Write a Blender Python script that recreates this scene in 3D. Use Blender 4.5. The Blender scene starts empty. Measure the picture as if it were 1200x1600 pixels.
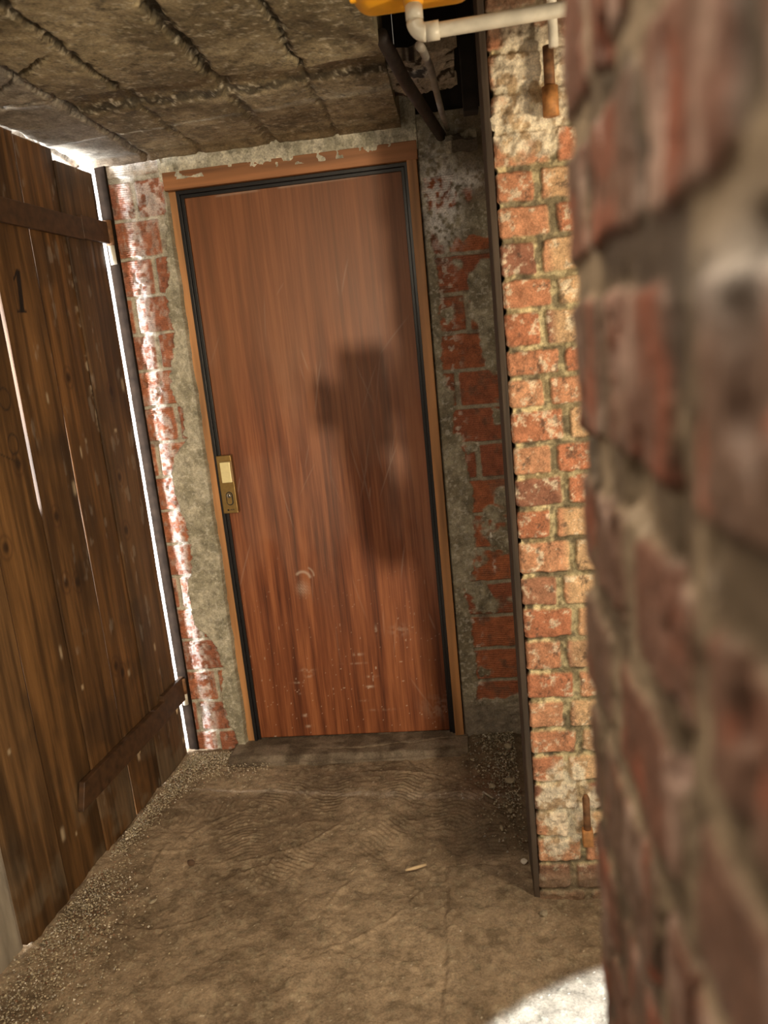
import bpy, math, random
import numpy as np
from mathutils import Vector, Matrix
random.seed(5); rs = np.random.RandomState(7)
C = bpy.data.collections.new('scene'); bpy.context.scene.collection.children.link(C)
scn = bpy.context.scene

# ------------------------------------------------------------------ camera
F, PITCH, YAW, ROLL, CH = 1200.3, 0.20789, 0.11775, -0.09951, 1.4358
cy, sy = math.cos(YAW), math.sin(YAW)
fwd = Vector((-sy*math.cos(PITCH), cy*math.cos(PITCH), -math.sin(PITCH)))
r0 = Vector((cy, sy, 0)); u0 = r0.cross(fwd)
cr, sr = math.cos(ROLL), math.sin(ROLL)
right = cr*r0 + sr*u0; up = -sr*r0 + cr*u0
cam_data = bpy.data.cameras.new('camera'); cam = bpy.data.objects.new('camera', cam_data); C.objects.link(cam)
M = Matrix((right, up, -fwd)).transposed().to_4x4(); M.translation = Vector((0, 0, CH)); cam.matrix_world = M
cam_data.sensor_fit = 'VERTICAL'; cam_data.sensor_height = 24; cam_data.lens = 24*F/1600
cam_data.clip_start = 0.02
cam_data.dof.use_dof = True; cam_data.dof.focus_distance = 2.2; cam_data.dof.aperture_fstop = 2.9
scn.camera = cam

# ------------------------------------------------------------------ light
w = bpy.data.worlds.new('world'); scn.world = w; w.use_nodes = True
w.node_tree.nodes['Background'].inputs[0].default_value = (1.0, .86, .66, 1)
w.node_tree.nodes['Background'].inputs[1].default_value = .26

def lamp(name, kind, loc, energy, color, aim=None, **k):
    d = bpy.data.lights.new(name, kind); d.energy = energy; d.color = color
    for a, b in k.items(): setattr(d, a, b)
    o = bpy.data.objects.new(name, d); C.objects.link(o); o.location = loc
    if aim is not None:
        o.rotation_euler = (Vector(aim) - Vector(loc)).to_track_quat('-Z', 'Y').to_euler()
    return o
lamp('corridor_lamp', 'SPOT', (.30, -2.0, 1.47), 480, (1, .80, .56), aim=(-.66, 2.6, .95),
     spot_size=math.radians(46), spot_blend=1.0, shadow_soft_size=.03)
lamp('side_room_lamp', 'POINT', (.98, 1.02, 1.45), 42, (1, .80, .55), shadow_soft_size=.06)
lamp('floor_spot', 'SPOT', (.50, .62, 2.02), 1150, (.66, .82, 1), aim=(.50, .72, 0),
     spot_size=math.radians(46), spot_blend=.06, shadow_soft_size=.012)  # unseen spot added, cone edge shaped to draw the bright floor patch
lamp('store_streak_light', 'AREA', (-1.60, 2.413, 1.06), 42, (.93, .96, 1), aim=(-1.10, 2.60, 1.06), shape='RECTANGLE', size=.018, size_y=2.0)  # unseen strip light, made long and thin to throw the hinge-gap streak
lamp('store_bulb', 'POINT', (-1.75, 2.42, 1.75), 14, (.93, .96, 1), shadow_soft_size=.04)
lamp('store_gap_fill', 'AREA', (-2.45, 1.5, 1.2), 330, (.95, .97, 1), aim=(-1.2, 2.0, 1.2), shape='RECTANGLE', size=.5, size_y=1.8)  # unseen area light added to brighten the plank gaps
lamp('corridor_fill_light', 'AREA', (-.45, .25, 2.08), 22, (1, .82, .60), aim=(-.45, .6, 0), shape='RECTANGLE', size=.7, size_y=.7)  # unseen area light added as warm fill
scn.view_settings.view_transform = 'Standard'; scn.view_settings.look = 'None'
scn.view_settings.exposure = 0.0; scn.view_settings.gamma = 1; scn.view_settings.use_curve_mapping = False

# ------------------------------------------------------------------ helpers
def vnoise(x, y, seed=0):
    xi = np.floor(x).astype(np.int64); yi = np.floor(y).astype(np.int64)
    fx = x-xi; fy = y-yi; fx = fx*fx*fx*(fx*(6*fx-15)+10); fy = fy*fy*fy*(fy*(6*fy-15)+10)
    def h(a, b):
        n = (a*374761393 + b*668265263 + seed*1274126177) & 0x7fffffff
        n = ((n ^ (n >> 13))*1274126177) & 0x7fffffff
        n = ((n ^ (n >> 16))*668265263) & 0x7fffffff
        return ((n >> 7) & 0xffff)/65535.0
    return (h(xi, yi)*(1-fx)+h(xi+1, yi)*fx)*(1-fy) + (h(xi, yi+1)*(1-fx)+h(xi+1, yi+1)*fx)*fy
def fbm(x, y, s, seed=0, o=4, g=.5):
    r = np.zeros_like(x, dtype=float); a = 1; t = 0
    for i in range(o):
        r += a*vnoise(x*s*2**i+13.7*i, y*s*2**i+7.3*i, seed+i*17); t += a; a *= g
    return r/t
def ss(a, b, x):
    t = np.clip((x-a)/(b-a), 0, 1); return t*t*(3-2*t)
def lerp(a, b, t):
    return a*(1-t[..., None]) + np.asarray(b, float)*t[..., None]
def link(name, me, m=None, parent=None):
    o = bpy.data.objects.new(name, me); C.objects.link(o)
    if m is not None: me.materials.append(m)
    if parent is not None: o.parent = parent
    return o
def raw_mesh(name, V, Fc, m=None, parent=None, col=None, smooth=True):
    me = bpy.data.meshes.new(name); me.from_pydata([tuple(v) for v in V], [], Fc)
    if smooth: me.polygons.foreach_set('use_smooth', [True]*len(me.polygons))
    if col is not None:
        a = me.color_attributes.new('Col', 'FLOAT_COLOR', 'POINT'); a.data.foreach_set('color', np.asarray(col, np.float32).ravel())
    me.update(); return link(name, me, m, parent)
def grid(name, P, col, m, parent=None, back=None):
    """heightfield P (n,m,3) with colours; back = vector that gives it thickness"""
    n, k = P.shape[:2]; V = P.reshape(-1, 3); A = col.reshape(-1, col.shape[-1])
    if A.shape[1] == 3: A = np.hstack([A, np.ones((len(A), 1))])
    idx = np.arange(n*k).reshape(n, k)
    q = np.stack([idx[:-1, :-1], idx[:-1, 1:], idx[1:, 1:], idx[1:, :-1]], -1).reshape(-1, 4)
    nf = len(q)
    if back is not None:
        ring = np.concatenate([idx[0, :], idx[1:, -1], idx[-1, -2::-1], idx[-2:0:-1, 0]])
        b0 = len(V); V = np.vstack([V, P.reshape(-1, 3)[ring]+np.array(back)]); A = np.vstack([A, A[ring]])
        r = len(ring); rb = b0+np.arange(r)
        sk = np.stack([ring, rb, np.roll(rb, -1), np.roll(ring, -1)], -1); q = np.vstack([q, sk])
    me = bpy.data.meshes.new(name)
    loops = q.ravel().astype(np.int32); sizes = np.full(len(q), 4)
    if back is not None:
        loops = np.concatenate([loops, rb[::-1]]).astype(np.int32); sizes = np.append(sizes, r)
    me.vertices.add(len(V)); me.vertices.foreach_set('co', V.astype(np.float32).ravel())
    me.loops.add(len(loops)); me.loops.foreach_set('vertex_index', loops)
    me.polygons.add(len(sizes)); starts = np.concatenate([[0], np.cumsum(sizes)[:-1]]).astype(np.int32)
    me.polygons.foreach_set('loop_start', starts)
    sm = np.zeros(len(sizes), bool); sm[:nf] = True; me.polygons.foreach_set('use_smooth', sm)
    me.update(calc_edges=True); me.validate()
    a = me.color_attributes.new('Col', 'FLOAT_COLOR', 'POINT'); a.data.foreach_set('color', A.astype(np.float32).ravel())
    return link(name, me, m, parent)
def tag(o, label, cat, group=None, kind=None):
    o['label'] = label; o['category'] = cat
    if group: o['group'] = group
    if kind: o['kind'] = kind
    return o
def empty(name, loc):
    o = bpy.data.objects.new(name, None); C.objects.link(o); o.location = loc; o.empty_display_size = .05; return o
def kid(o, root):            # world-space mesh under a root Empty (translation only)
    o.parent = root; o.location = -root.location if o.location.length == 0 else o.location - root.location; return o
def bevel(o, wd, seg=2):
    b = o.modifiers.new('bevel', 'BEVEL'); b.width = wd; b.segments = seg; b.limit_method = 'ANGLE'; return o
def box(name, a, b, m, parent=None, bev=0, seg=2):
    x0, y0, z0 = a; x1, y1, z1 = b
    V = [(x0,y0,z0),(x1,y0,z0),(x1,y1,z0),(x0,y1,z0),(x0,y0,z1),(x1,y0,z1),(x1,y1,z1),(x0,y1,z1)]
    Fc = [(0,3,2,1),(4,5,6,7),(0,1,5,4),(1,2,6,5),(2,3,7,6),(3,0,4,7)]
    o = raw_mesh(name, V, Fc, m, None, smooth=False)
    if bev: bevel(o, bev, seg)
    if parent is not None: kid(o, parent)
    return o
def tube(name, pts, r, m, parent=None, n=16, caps=True, radii=None):
    pts = [Vector(p) for p in pts]; V = []; Fc = []
    ref = Vector((0, 0, 1))
    for i, p in enumerate(pts):
        t = (pts[min(i+1, len(pts)-1)] - pts[max(i-1, 0)]).normalized()
        if i == 0:
            a = t.cross(ref) if abs(t.dot(ref)) < .95 else t.cross(Vector((0, 1, 0)))
        a = (a - t*a.dot(t)).normalized(); b = t.cross(a); rr = radii[i] if radii else r
        for k in range(n):
            th = 2*math.pi*k/n; V.append(p + a*math.cos(th)*rr + b*math.sin(th)*rr)
    for i in range(len(pts)-1):
        for k in range(n):
            Fc.append((i*n+k, i*n+(k+1) % n, (i+1)*n+(k+1) % n, (i+1)*n+k))
    if caps: Fc += [tuple(range(n))[::-1], tuple((len(pts)-1)*n+k for k in range(n))]
    o = raw_mesh(name, V, Fc, m)
    if parent is not None: kid(o, parent)
    return o
def arc(c, a, b, r, n=8):    # quarter bend: starts at c - a*r going to c + b*r direction
    c, a, b = Vector(c), Vector(a), Vector(b)
    o = c - a*r + b*r
    return [o + (-b*math.cos(t) + a*math.sin(t))*r for t in [math.pi/2*i/n for i in range(n+1)]]

# ------------------------------------------------------------------ materials
def mat(name):
    m = bpy.data.materials.new(name); m.use_nodes = True
    return m, m.node_tree.nodes, m.node_tree.links, m.node_tree.nodes['Principled BSDF']
def attr_mat(name, rough=.85, fine=220, amp=.35, bump=.35, bdist=.002, stretch=(1, 1, 1), spec=.3, coarse=40):
    m, N, L, B = mat(name)
    at = N.new('ShaderNodeAttribute'); at.attribute_name = 'Col'
    tc = N.new('ShaderNodeTexCoord'); mp = N.new('ShaderNodeMapping'); mp.inputs['Scale'].default_value = stretch
    L.new(tc.outputs['Object'], mp.inputs[0])
    n1 = N.new('ShaderNodeTexNoise'); n1.inputs['Scale'].default_value = fine; n1.inputs['Detail'].default_value = 5; n1.inputs['Roughness'].default_value = .7
    n2 = N.new('ShaderNodeTexNoise'); n2.inputs['Scale'].default_value = coarse; n2.inputs['Detail'].default_value = 6; n2.inputs['Roughness'].default_value = .65
    L.new(mp.outputs[0], n1.inputs[0]); L.new(mp.outputs[0], n2.inputs[0])
    mr = N.new('ShaderNodeMapRange'); mr.inputs[1].default_value = .37; mr.inputs[2].default_value = .63
    mr.inputs[3].default_value = 1-amp; mr.inputs[4].default_value = 1+amp
    ad = N.new('ShaderNodeMath'); ad.operation = 'ADD'; L.new(n1.outputs[0], ad.inputs[0]); L.new(n2.outputs[0], ad.inputs[1])
    hf = N.new('ShaderNodeMath'); hf.operation = 'MULTIPLY'; hf.inputs[1].default_value = .5; L.new(ad.outputs[0], hf.inputs[0])
    L.new(hf.outputs[0], mr.inputs[0])
    vm = N.new('ShaderNodeVectorMath'); vm.operation = 'SCALE'; L.new(at.outputs['Color'], vm.inputs[0]); L.new(mr.outputs[0], vm.inputs['Scale'])
    L.new(vm.outputs[0], B.inputs['Base Color'])
    bp = N.new('ShaderNodeBump'); bp.inputs['Strength'].default_value = bump; bp.inputs['Distance'].default_value = bdist
    L.new(hf.outputs[0], bp.inputs['Height']); L.new(bp.outputs[0], B.inputs['Normal'])
    B.inputs['Roughness'].default_value = rough; B.inputs['Specular IOR Level'].default_value = spec
    return m
def plain(name, col, rough=.5, metal=0, noise=.15, scale=60, bump=.1, stretch=(1, 1, 1), spec=.5):
    m, N, L, B = mat(name)
    tc = N.new('ShaderNodeTexCoord'); mp = N.new('ShaderNodeMapping'); mp.inputs['Scale'].default_value = stretch
    L.new(tc.outputs['Object'], mp.inputs[0])
    n = N.new('ShaderNodeTexNoise'); n.inputs['Scale'].default_value = scale; n.inputs['Detail'].default_value = 6; L.new(mp.outputs[0], n.inputs[0])
    cr = N.new('ShaderNodeValToRGB'); e = cr.color_ramp.elements
    e[0].position = .3; e[1].position = .7
    e[0].color = tuple(c*(1-noise) for c in col)+(1,); e[1].color = tuple(min(1, c*(1+noise)) for c in col)+(1,)
    L.new(n.outputs[0], cr.inputs[0]); L.new(cr.outputs[0], B.inputs['Base Color'])
    bp = N.new('ShaderNodeBump'); bp.inputs['Strength'].default_value = bump; bp.inputs['Distance'].default_value = .001
    L.new(n.outputs[0], bp.inputs['Height']); L.new(bp.outputs[0], B.inputs['Normal'])
    B.inputs['Roughness'].default_value = rough; B.inputs['Metallic'].default_value = metal; B.inputs['Specular IOR Level'].default_value = spec
    return m
M_brick = attr_mat('weathered_brick', .82, 260, .45, .6, .003)
M_ridge = attr_mat('ridged_brick', .62, 240, .5, .7, .002, spec=.5)
M_near = attr_mat('old_brick', .65, 300, .3, .5, .002, spec=.45)
M_conc = attr_mat('rough_concrete', .75, 160, .55, .6, .002, spec=.4, coarse=25)
M_earth = attr_mat('packed_earth', .9, 170, .42, .9, .007, spec=.2, coarse=22)
M_plank = attr_mat('old_plank', .6, 60, .45, .5, .0015, stretch=(1, 1, .06), spec=.35, coarse=14)
M_seal = plain('black_seal', (.012, .012, .014), .35, scale=20)
M_frame = plain('honey_hardwood', (.46, .225, .088), .5, 0, .4, 30, .3, stretch=(1, 1, .06))
M_frame_h = plain('honey_hardwood_head', (.34, .145, .055), .5, 0, .45, 30, .3, stretch=(.06, 1, 1))
M_brass_d = plain('aged_brass', (.36, .24, .09), .38, .85, .1, 80, .05)
M_brass = plain('bright_brass', (.95, .84, .46), .35, .35, .06, 80, .05)
M_steel = plain('nickel', (.7, .68, .62), .25, .9)
M_dark = plain('dark_hole', (.01, .01, .01), .6)
M_yel = plain('yellow_paint', (.85, .40, .02), .35, 0, .10, 30, .05)
M_pvc = plain('white_pvc', (.62, .58, .48), .35, 0, .18, 25, .05)
M_grey = plain('grey_pipe', (.28, .25, .21), .45, 0, .3, 30)
M_darkpipe = plain('sooty_pipe', (.045, .03, .022), .6, 0, .5, 40, .3)
M_rust = plain('rusty_iron', (.20, .095, .04), .7, .2, .5, 60, .5)
M_rust2 = plain('orange_rust', (.42, .19, .06), .65, .1, .4, 60, .5)
M_post = plain('dark_post_wood', (.085, .05, .03), .7, 0, .5, 40, .4, stretch=(1, 1, .08))
M_board = plain('edge_board_wood', (.065, .045, .03), .8, 0, .5, 70, .6, stretch=(1, 1, .06))
M_shaftdark = plain('shaft_gloom_black', (.014, .010, .008), .8, 0, .5, 30, .4)  # gloom of the pipe shaft put into the colour
M_postshade = plain('shade_blackened_wood', (.014, .009, .006), .9, 0, .4, 30, .3, spec=.05)  # post wood blackened, shade put into the colour against the store light
M_grpost = plain('greyed_post', (.34, .30, .24), .85, 0, .3, 30, .4, stretch=(1, 1, .2))
M_batten = plain('batten_wood', (.060, .028, .011), .55, 0, .45, 40, .3, stretch=(1, .1, 1))
M_wood_tip = plain('fresh_split_wood', (.55, .42, .26), .8)
M_stone = plain('pale_stone', (.30, .255, .18), .85, 0, .3, 60, .4)
M_white = plain('white_pebble', (.75, .70, .62), .7)
M_dull = plain('plaster_wall', (.35, .32, .27), .9, 0, .3, 8, .4)

# ------------------------------------------------------------------ brick field
def bricks(U, V, rows, joints, seed=0, edge=.006, warp=.004, ws=22):
    """rows: list of (v0, v1); joints: per row list of (u0,u1).  returns inside distance and id"""
    Uw = U + (fbm(U, V, ws, seed+5)-.5)*warp*2; Vw = V + (fbm(U, V, ws, seed+9)-.5)*warp*2
    d = np.full(U.shape, -1.0); ident = np.zeros(U.shape, int); i = 0
    for (a, b), js in zip(rows, joints):
        for (p, q) in js:
            i += 1
            rr = min(.008, (b-a)*.2)
            dx = np.minimum(Uw-p, q-Uw); dy = np.minimum(Vw-a, b-Vw)
            sd = np.minimum(dx, dy)
            c = (dx < rr) & (dy < rr); sd = np.where(c, rr-np.hypot(rr-dx, rr-dy), sd)
            k = sd > d; d = np.where(k, sd, d); ident = np.where(k, i, ident)
    return d, ident
def perim(path, du, corner=.012):
    """path: polyline of xy corner points; returns samples (s, xy, normal) turning round softly; normal to the left of travel negated"""
    P = [np.array(p, float) for p in path]; S = []; X = []; Nn = []; s = 0
    for i in range(len(P)-1):
        t = P[i+1]-P[i]; L_ = np.linalg.norm(t); t /= L_; nrm = np.array([t[1], -t[0]])
        k = max(2, int(L_/du)); 
        for j in range(k+(1 if i == len(P)-2 else 0)):
            a = L_*j/k; S.append(s+a); X.append(P[i]+t*a); Nn.append(nrm)
        s += L_
    S = np.array(S); X = np.array(X); Nn = np.array(Nn)
    # soften normals near corners
    K = Nn.copy()
    cs = np.cumsum([0]+[np.linalg.norm(P[i+1]-P[i]) for i in range(len(P)-1)])
    for i in range(1, len(P)-1):
        t0 = P[i]-P[i-1]; t0 /= np.linalg.norm(t0); t1 = P[i+1]-P[i]; t1 /= np.linalg.norm(t1)
        n0 = np.array([t0[1], -t0[0]]); n1 = np.array([t1[1], -t1[0]])
        m = np.abs(S-cs[i]) < corner; f = ((S-cs[i])/corner*.5+.5)[:, None]
        bl = n0*(1-f)+n1*f; bl /= np.linalg.norm(bl, axis=1)[:, None]+1e-9
        K = np.where(m[:, None], bl, K)
        # round the corner
        off = np.clip(1-np.abs(S-cs[i])/corner, 0, 1)**2
        X = X - K*(off*corner*.45)[:, None]
    return S, X, K

# ================================================================== SETTING
D = 2.626; CZ = 2.12
# ---- floor
def nonuni(a, b, c, d, fine, coarse):
    r = []
    if a < b: r += list(np.arange(a, b, coarse))
    r += list(np.arange(b, c, fine))
    if c < d: r += list(np.arange(c, d, coarse))
    return np.array(r+[d])
xs = nonuni(-2.7, -1.32, .36, 1.7, .0036, .05); ys = nonuni(-2.6, 1.33, 2.66, 2.68, .0036, .05)
X, Y = np.meshgrid(xs, ys)
H = (fbm(X, Y, 3.0, 1)-.5)*.018 + (fbm(X, Y, 16, 2)-.5)*.012 + (fbm(X, Y, 70, 3, 3)-.5)*.005
def rip(cx, cy_, ang, lx, ly, per, amp, wob=.02):
    c, s = math.cos(ang), math.sin(ang); u = (X-cx)*c+(Y-cy_)*s; v = -(X-cx)*s+(Y-cy_)*c
    m = np.exp(-((u/lx)**4 + (v/ly)**4)); ph = u/per + np.sin(v*38+cx*9)*.8
    return m*amp*np.sin(2*math.pi*ph)
for (a, b, an, lx, ly, per) in [(-.12, 2.22, 1.3, .13, .07, .018), (-.05, 2.02, 1.7, .12, .08, .017), (-.72, 2.3, 1.0, .12, .06, .017), (-.95, 2.22, .5, .13, .06, .018),
     (-.8, 2.08, 1.9, .11, .06, .016), (-.55, 2.28, 1.5, .12, .05, .018), (-.28, 2.33, 1.4, .1, .06, .017), (-.62, 1.95, .8, .13, .06, .017), (.02, 2.2, .9, .08, .06, .016), (-.35, 2.05, 1.1, .12, .05, .017)]:
    H += rip(a, b, an, lx, ly, per, .0016)
# dragged curved ridges in the mud
for k in range(26):
    cx, cy_ = rs.uniform(-1.1, -.1), rs.uniform(1.6, 2.45); R_ = rs.uniform(.08, .5); a0 = rs.uniform(0, 6.28); sp = rs.uniform(.3, .9)
    dx, dy = X-(cx), Y-cy_; ang = np.abs((np.arctan2(dy, dx)-a0+math.pi) % (2*math.pi)-math.pi)
    H += .0032*np.exp(-((np.hypot(dx, dy)-R_)/.006)**2)*ss(sp, sp*.5, ang)
# worn step at the slab edge and heaps at the foot of the walls
slab = ss(-.150, -.138, X+(fbm(X, Y, 20, 8)-.5)*.02)*ss(1.912, 1.900, Y+(fbm(X, Y, 20, 9)-.5)*.02)
H += slab*.007
H += ss(-.046, -.040, X)*ss(1.66, 1.64, Y)*.0006
heap = np.exp(-np.clip(X+1.22-(Y-1.6)*.083, 0, 9)/.09)*.012 + np.exp(-np.hypot((X-.05)/.16, (Y-2.55)/.18)**2)*.028
H += heap*(.6+.8*fbm(X, Y, 30, 4))
H -= .004
tone = fbm(X, Y, 5, 11, 5); t2 = fbm(X, Y, 34, 12, 4)
col = lerp(np.zeros(X.shape+(3,))+np.array([.21, .155, .102]), [.36, .275, .185], ss(.3, .7, tone))
col = lerp(col, [.15, .112, .07], ss(.55, .75, t2)*.5)
col = lerp(col, [.34, .28, .19], ss(.0, .004, (fbm(X, Y, 70, 3, 3)-.62)*.05)*.55)
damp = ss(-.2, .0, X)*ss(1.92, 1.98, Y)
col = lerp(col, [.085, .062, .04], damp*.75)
redd = np.exp(-((X+.02)/.1)**2-((Y-2.3)/.09)**2); col = lerp(col, [.20, .10, .06], redd*.5)
sp = (fbm(X, Y, 160, 31, 1) > .975); col = lerp(col, [.62, .55, .42], sp*.8)
Z = H
fl = grid('floor', np.stack([X, Y, Z], -1), col, M_earth, back=(0, 0, -.12))
tag(fl, 'brown packed earth floor with dried mud prints and dust', 'floor', kind='structure')

# ---- ceiling : hollow blocks between concrete, dark sunk joint across
xs = nonuni(-2.7, -1.45, -.135, -.134, .0045, .06); ys = nonuni(-2.6, 1.42, 2.66, 2.68, .0045, .06)
X, Y = np.meshgrid(xs, ys)
wx = (fbm(X, Y, 9, 21)-.5)*.03; wx2 = (fbm(X, Y, 45, 24)-.5)*.016
wx3 = (fbm(X, Y, 110, 28)-.5)*.014
def groove(c, wd, q, amt): return amt*np.exp(-((q-c+wx*.6+wx2+wx3)/wd)**4)
H = np.zeros(X.shape); G = np.zeros(X.shape)
near_y = ss(2.10, 2.03, Y)
for c, wd, a in [(-.545, .015, .022), (-.335, .008, .014), (-.785, .010, .014), (-.96, .010, .014), (-1.19, .012, .016)]:
    g = groove(c, wd, X, 1.0)*np.where(c > -.9, near_y + (1-near_y)*.45, 1); H += a*g; G = np.maximum(G, g)
yb = Y - (X+.55)*.0
g = np.exp(-((yb-2.085+wx*1.2)/.055)**4)*ss(-1.0, -.93, X); H += .020*g
g2 = np.exp(-((yb-2.045+wx+wx2)/.014)**4)*ss(-1.0, -.93, X); H += .014*g2; G = np.maximum(G, g2*.8)
g3 = np.exp(-((yb-2.135+wx+wx2)/.012)**4)*ss(-1.0, -.93, X); G = np.maximum(G, g3*.7)
crk = np.exp(-((Y-1.80+(X+.9)*.8+wx*1.5+wx2*2)/.007)**2)*ss(-.80, -.9, X); H += crk*.02; G = np.maximum(G, crk)
crk2 = np.exp(-((Y-2.02+wx*1.2+wx2*2)/.006)**2)*ss(-.98, -1.02, X); H += crk2*.02; G = np.maximum(G, crk2)
H += (fbm(X, Y, 6, 22)-.5)*.010 + (fbm(X, Y, 40, 23, 4)-.5)*(.004+.022*G)
H += -.012*ss(2.56, 2.60, Y+wx)
tone = fbm(X, Y, 7, 25, 5)
col = lerp(np.zeros(X.shape+(3,))+np.array([.17, .137, .080]), [.35, .29, .18], ss(.35, .65, tone))
col = lerp(col, [.10, .066, .03], np.exp(-((yb-2.085)/.06)**4)*.65)
col = lerp(col, [.03, .024, .016], np.clip(G*1.3, 0, 1)*.85)
col = lerp(col, [.55, .50, .38], ss(.58, .74, fbm(X, Y, 75, 26, 5, .7))*.7)
col = lerp(col, [.045, .036, .022], ss(.60, .72, fbm(X, Y, 60, 27, 5, .7))*.6)
col = lerp(col, [.34, .32, .29], ss(-.93, -.99, X+wx)*.6)
col = lerp(col, [.14, .085, .04], ss(2.545, 2.57, Y+wx*.5)*.6)
ce = grid('ceiling', np.stack([X, Y, CZ+H], -1), col, M_conc, back=(0, 0, .10))
tag(ce, 'grimy concrete block ceiling with dark ragged joints', 'ceiling', kind='structure')
box('void_top', (-.135, -2.6, 2.58), (1.7, 2.68, 2.64), M_shaftdark); o = bpy.data.objects['void_top']; o.name = 'ceiling_shaft_top'
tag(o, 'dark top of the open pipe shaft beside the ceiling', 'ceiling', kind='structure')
o = box('trim_2', (-.20, -2.6, CZ+.06), (-.135, 2.6, 2.58), M_shaftdark); tag(o, 'dark side of the pipe shaft above the ceiling edge', 'trim', kind='structure')

# ---- door wall, left of the door
zl = np.array([2.1, 2.045, 1.918, 1.805, 1.725, 1.679, 1.555, 1.429, 1.369, 1.301, 1.19, 1.145, 1.07, .991, .9, .824, .753, .634, .511, .432, .329, .228, .123, .042, -.05])
xl_ = np.array([-.92, -.915, -.928, -.94, -.952, -.966, -.955, -.99, -.998, -.97, -.972, -1.02, -1.045, -1.04, -1.02, -1.014, -1.02, -1.05, -1.045, -.98, -.963, -.985, -.975, -.95, -.95])
XF, BF = -.925, 2.606
xs = np.concatenate([np.arange(-1.24, XF, .0028), np.linspace(XF, XF+.016, 8)]); zs = np.arange(-.03, 2.14, .00165)
X, Zg = np.meshgrid(xs, zs)
rows = []; js = []
for k in range(18):
    b = 2.055-.1235*k; rows.append((b-.1165, b)); c = [-1.03, -1.22, -1.0, -1.09][k % 4]
    js.append([(c-.26, c-.006), (c+.006, c+.26)])
rows.append((2.067, 2.3)); js.append([(-1.3, -.8)])
d, ident = bricks(X, Zg, rows, js, 3)
xb = np.interp(Zg, zl[::-1], xl_[::-1])*1.008 + (fbm(X, Zg, 60, 31, 3)-.5)*.022
cem = ss(-.002, .0035, X-xb)
inb = ss(0, .004, d)
ridge = .0011*np.sin(2*math.pi*Zg/.0068 + 2*fbm(X, Zg, 12, 33))
dmg = ss(.66, .74, fbm(X, Zg, 26, 34, 4))
h = -.006*(1-inb) + inb*ridge*(1-dmg) - dmg*.004*inb + (fbm(X, Zg, 90, 35, 3)-.5)*.003
hc = .004 + (fbm(X, Zg, 50, 36, 4)-.5)*.006 + (fbm(X, Zg, 9, 37)-.5)*.008
h = h*(1-cem) + hc*cem
rt = np.array([rs.uniform(0, 1) for _ in range(200)])[ident % 200]
bc = lerp(np.zeros(X.shape+(3,))+np.array([.36, .125, .055]), [.27, .095, .05], rt)
bc = lerp(bc, [.46, .18, .10], ss(.5, .8, fbm(X, Zg, 14, 38))*.5)
bc = lerp(bc, [.44, .38, .33], ss(.50, .72, fbm(X, Zg*.5, 80, 39, 4))*.45)
bc = lerp(bc, [.40, .37, .29], 1-inb)
bc = lerp(bc, [.12, .07, .05], dmg*.5)
bc = lerp(bc, [.50, .47, .40], ss(2.055, 2.075, Zg+(fbm(X, Zg, 30, 41)-.5)*.03)*.8)
# hinge-gap light streak painted pale into the brick colour, one ragged band
gap_streak = ss(.035, .018, np.abs(X+1.055+(fbm(X*2, Zg*.7, 12, 42)-.5)*.04))*ss(.30, .60, fbm(X, Zg, 70, 43, 4))
gap_streak = np.maximum(gap_streak, ss(1.86, 1.97, Zg)*ss(-1.09, -1.06, X)*ss(.34, .55, fbm(X, Zg, 60, 44, 4)))
bc = lerp(bc, [.78, .77, .76], np.maximum(gap_streak*.5, ss(-1.125, -1.14, X)*.9))  # brick behind the hinge gap whitened too, so the gap looks lit
cc = lerp(np.zeros(X.shape+(3,))+np.array([.27, .25, .18]), [.42, .39, .30], ss(.35, .65, fbm(X, Zg, 16, 45, 5)))
cc = lerp(cc, [.55, .52, .44], ss(.6, .7, fbm(X, Zg, 120, 46, 3))*.5)
col = lerp(bc, 0, cem*0)*(1-cem[..., None]) + cc*cem[..., None]
Yw = BF - h
rev = np.clip((X-XF)/(.016), 0, 1); Yw = Yw + rev*.07
Xw = X + (fbm(Zg*0+1, Zg, 14, 47)-.5)*.010*(ss(XF-.03, XF, X))
Xw = np.where(rev > .99, X, Xw)
wl = grid('wall_back_left', np.stack([Xw, Yw, Zg], -1), col, M_ridge, back=(0, .14, 0))
tag(wl, 'strip of ridged red brick and cement left of the door', 'wall', kind='structure')
o = box('wall_store', (-2.75, 2.70, -.03), (-1.2, 2.80, 2.3), M_dull); tag(o, 'wall of the lit store room behind the plank door', 'wall', kind='structure')

# ---- door wall, right of the door
zr = np.array([2.12, 2.0, 1.754, 1.713, 1.552, 1.387, 1.303, 1.25, 1.214, 1.17, 1.13, 1.06, .925, .79, .651, .6, .559, .52, .389, .24, .115, .0, -.05])
xr_ = np.array([-.09, -.08, -.067, -.058, -.057, -.066, -.066, -.05, -.033, -.05, -.04, -.012, .006, -.003, -.012, -.05, -.054, -.04, -.033, -.025, -.041, -.055, -.06])
xs = np.concatenate([np.linspace(-.100, -.085, 6), np.arange(-.082, .20, .0030), np.arange(.2, .45, .02)]); X, Zg = np.meshgrid(xs, zs)
rows = []; js = []
for k in range(17):
    b = 1.955-.1235*k+(.0); rows.append((b-.1145, b)); c = [.135, -.02, .135, .03][k % 4] if k < 9 else .14
    js.append([(c-.26, c-.007), (c+.007, c+.26)])
d, ident = bricks(X, Zg, rows, js, 13)
xb = np.interp(Zg, zr[::-1], xr_[::-1]) + (fbm(X, Zg, 60, 51, 3)-.5)*.018
cem = ss(.003, -.003, X-xb)
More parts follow.
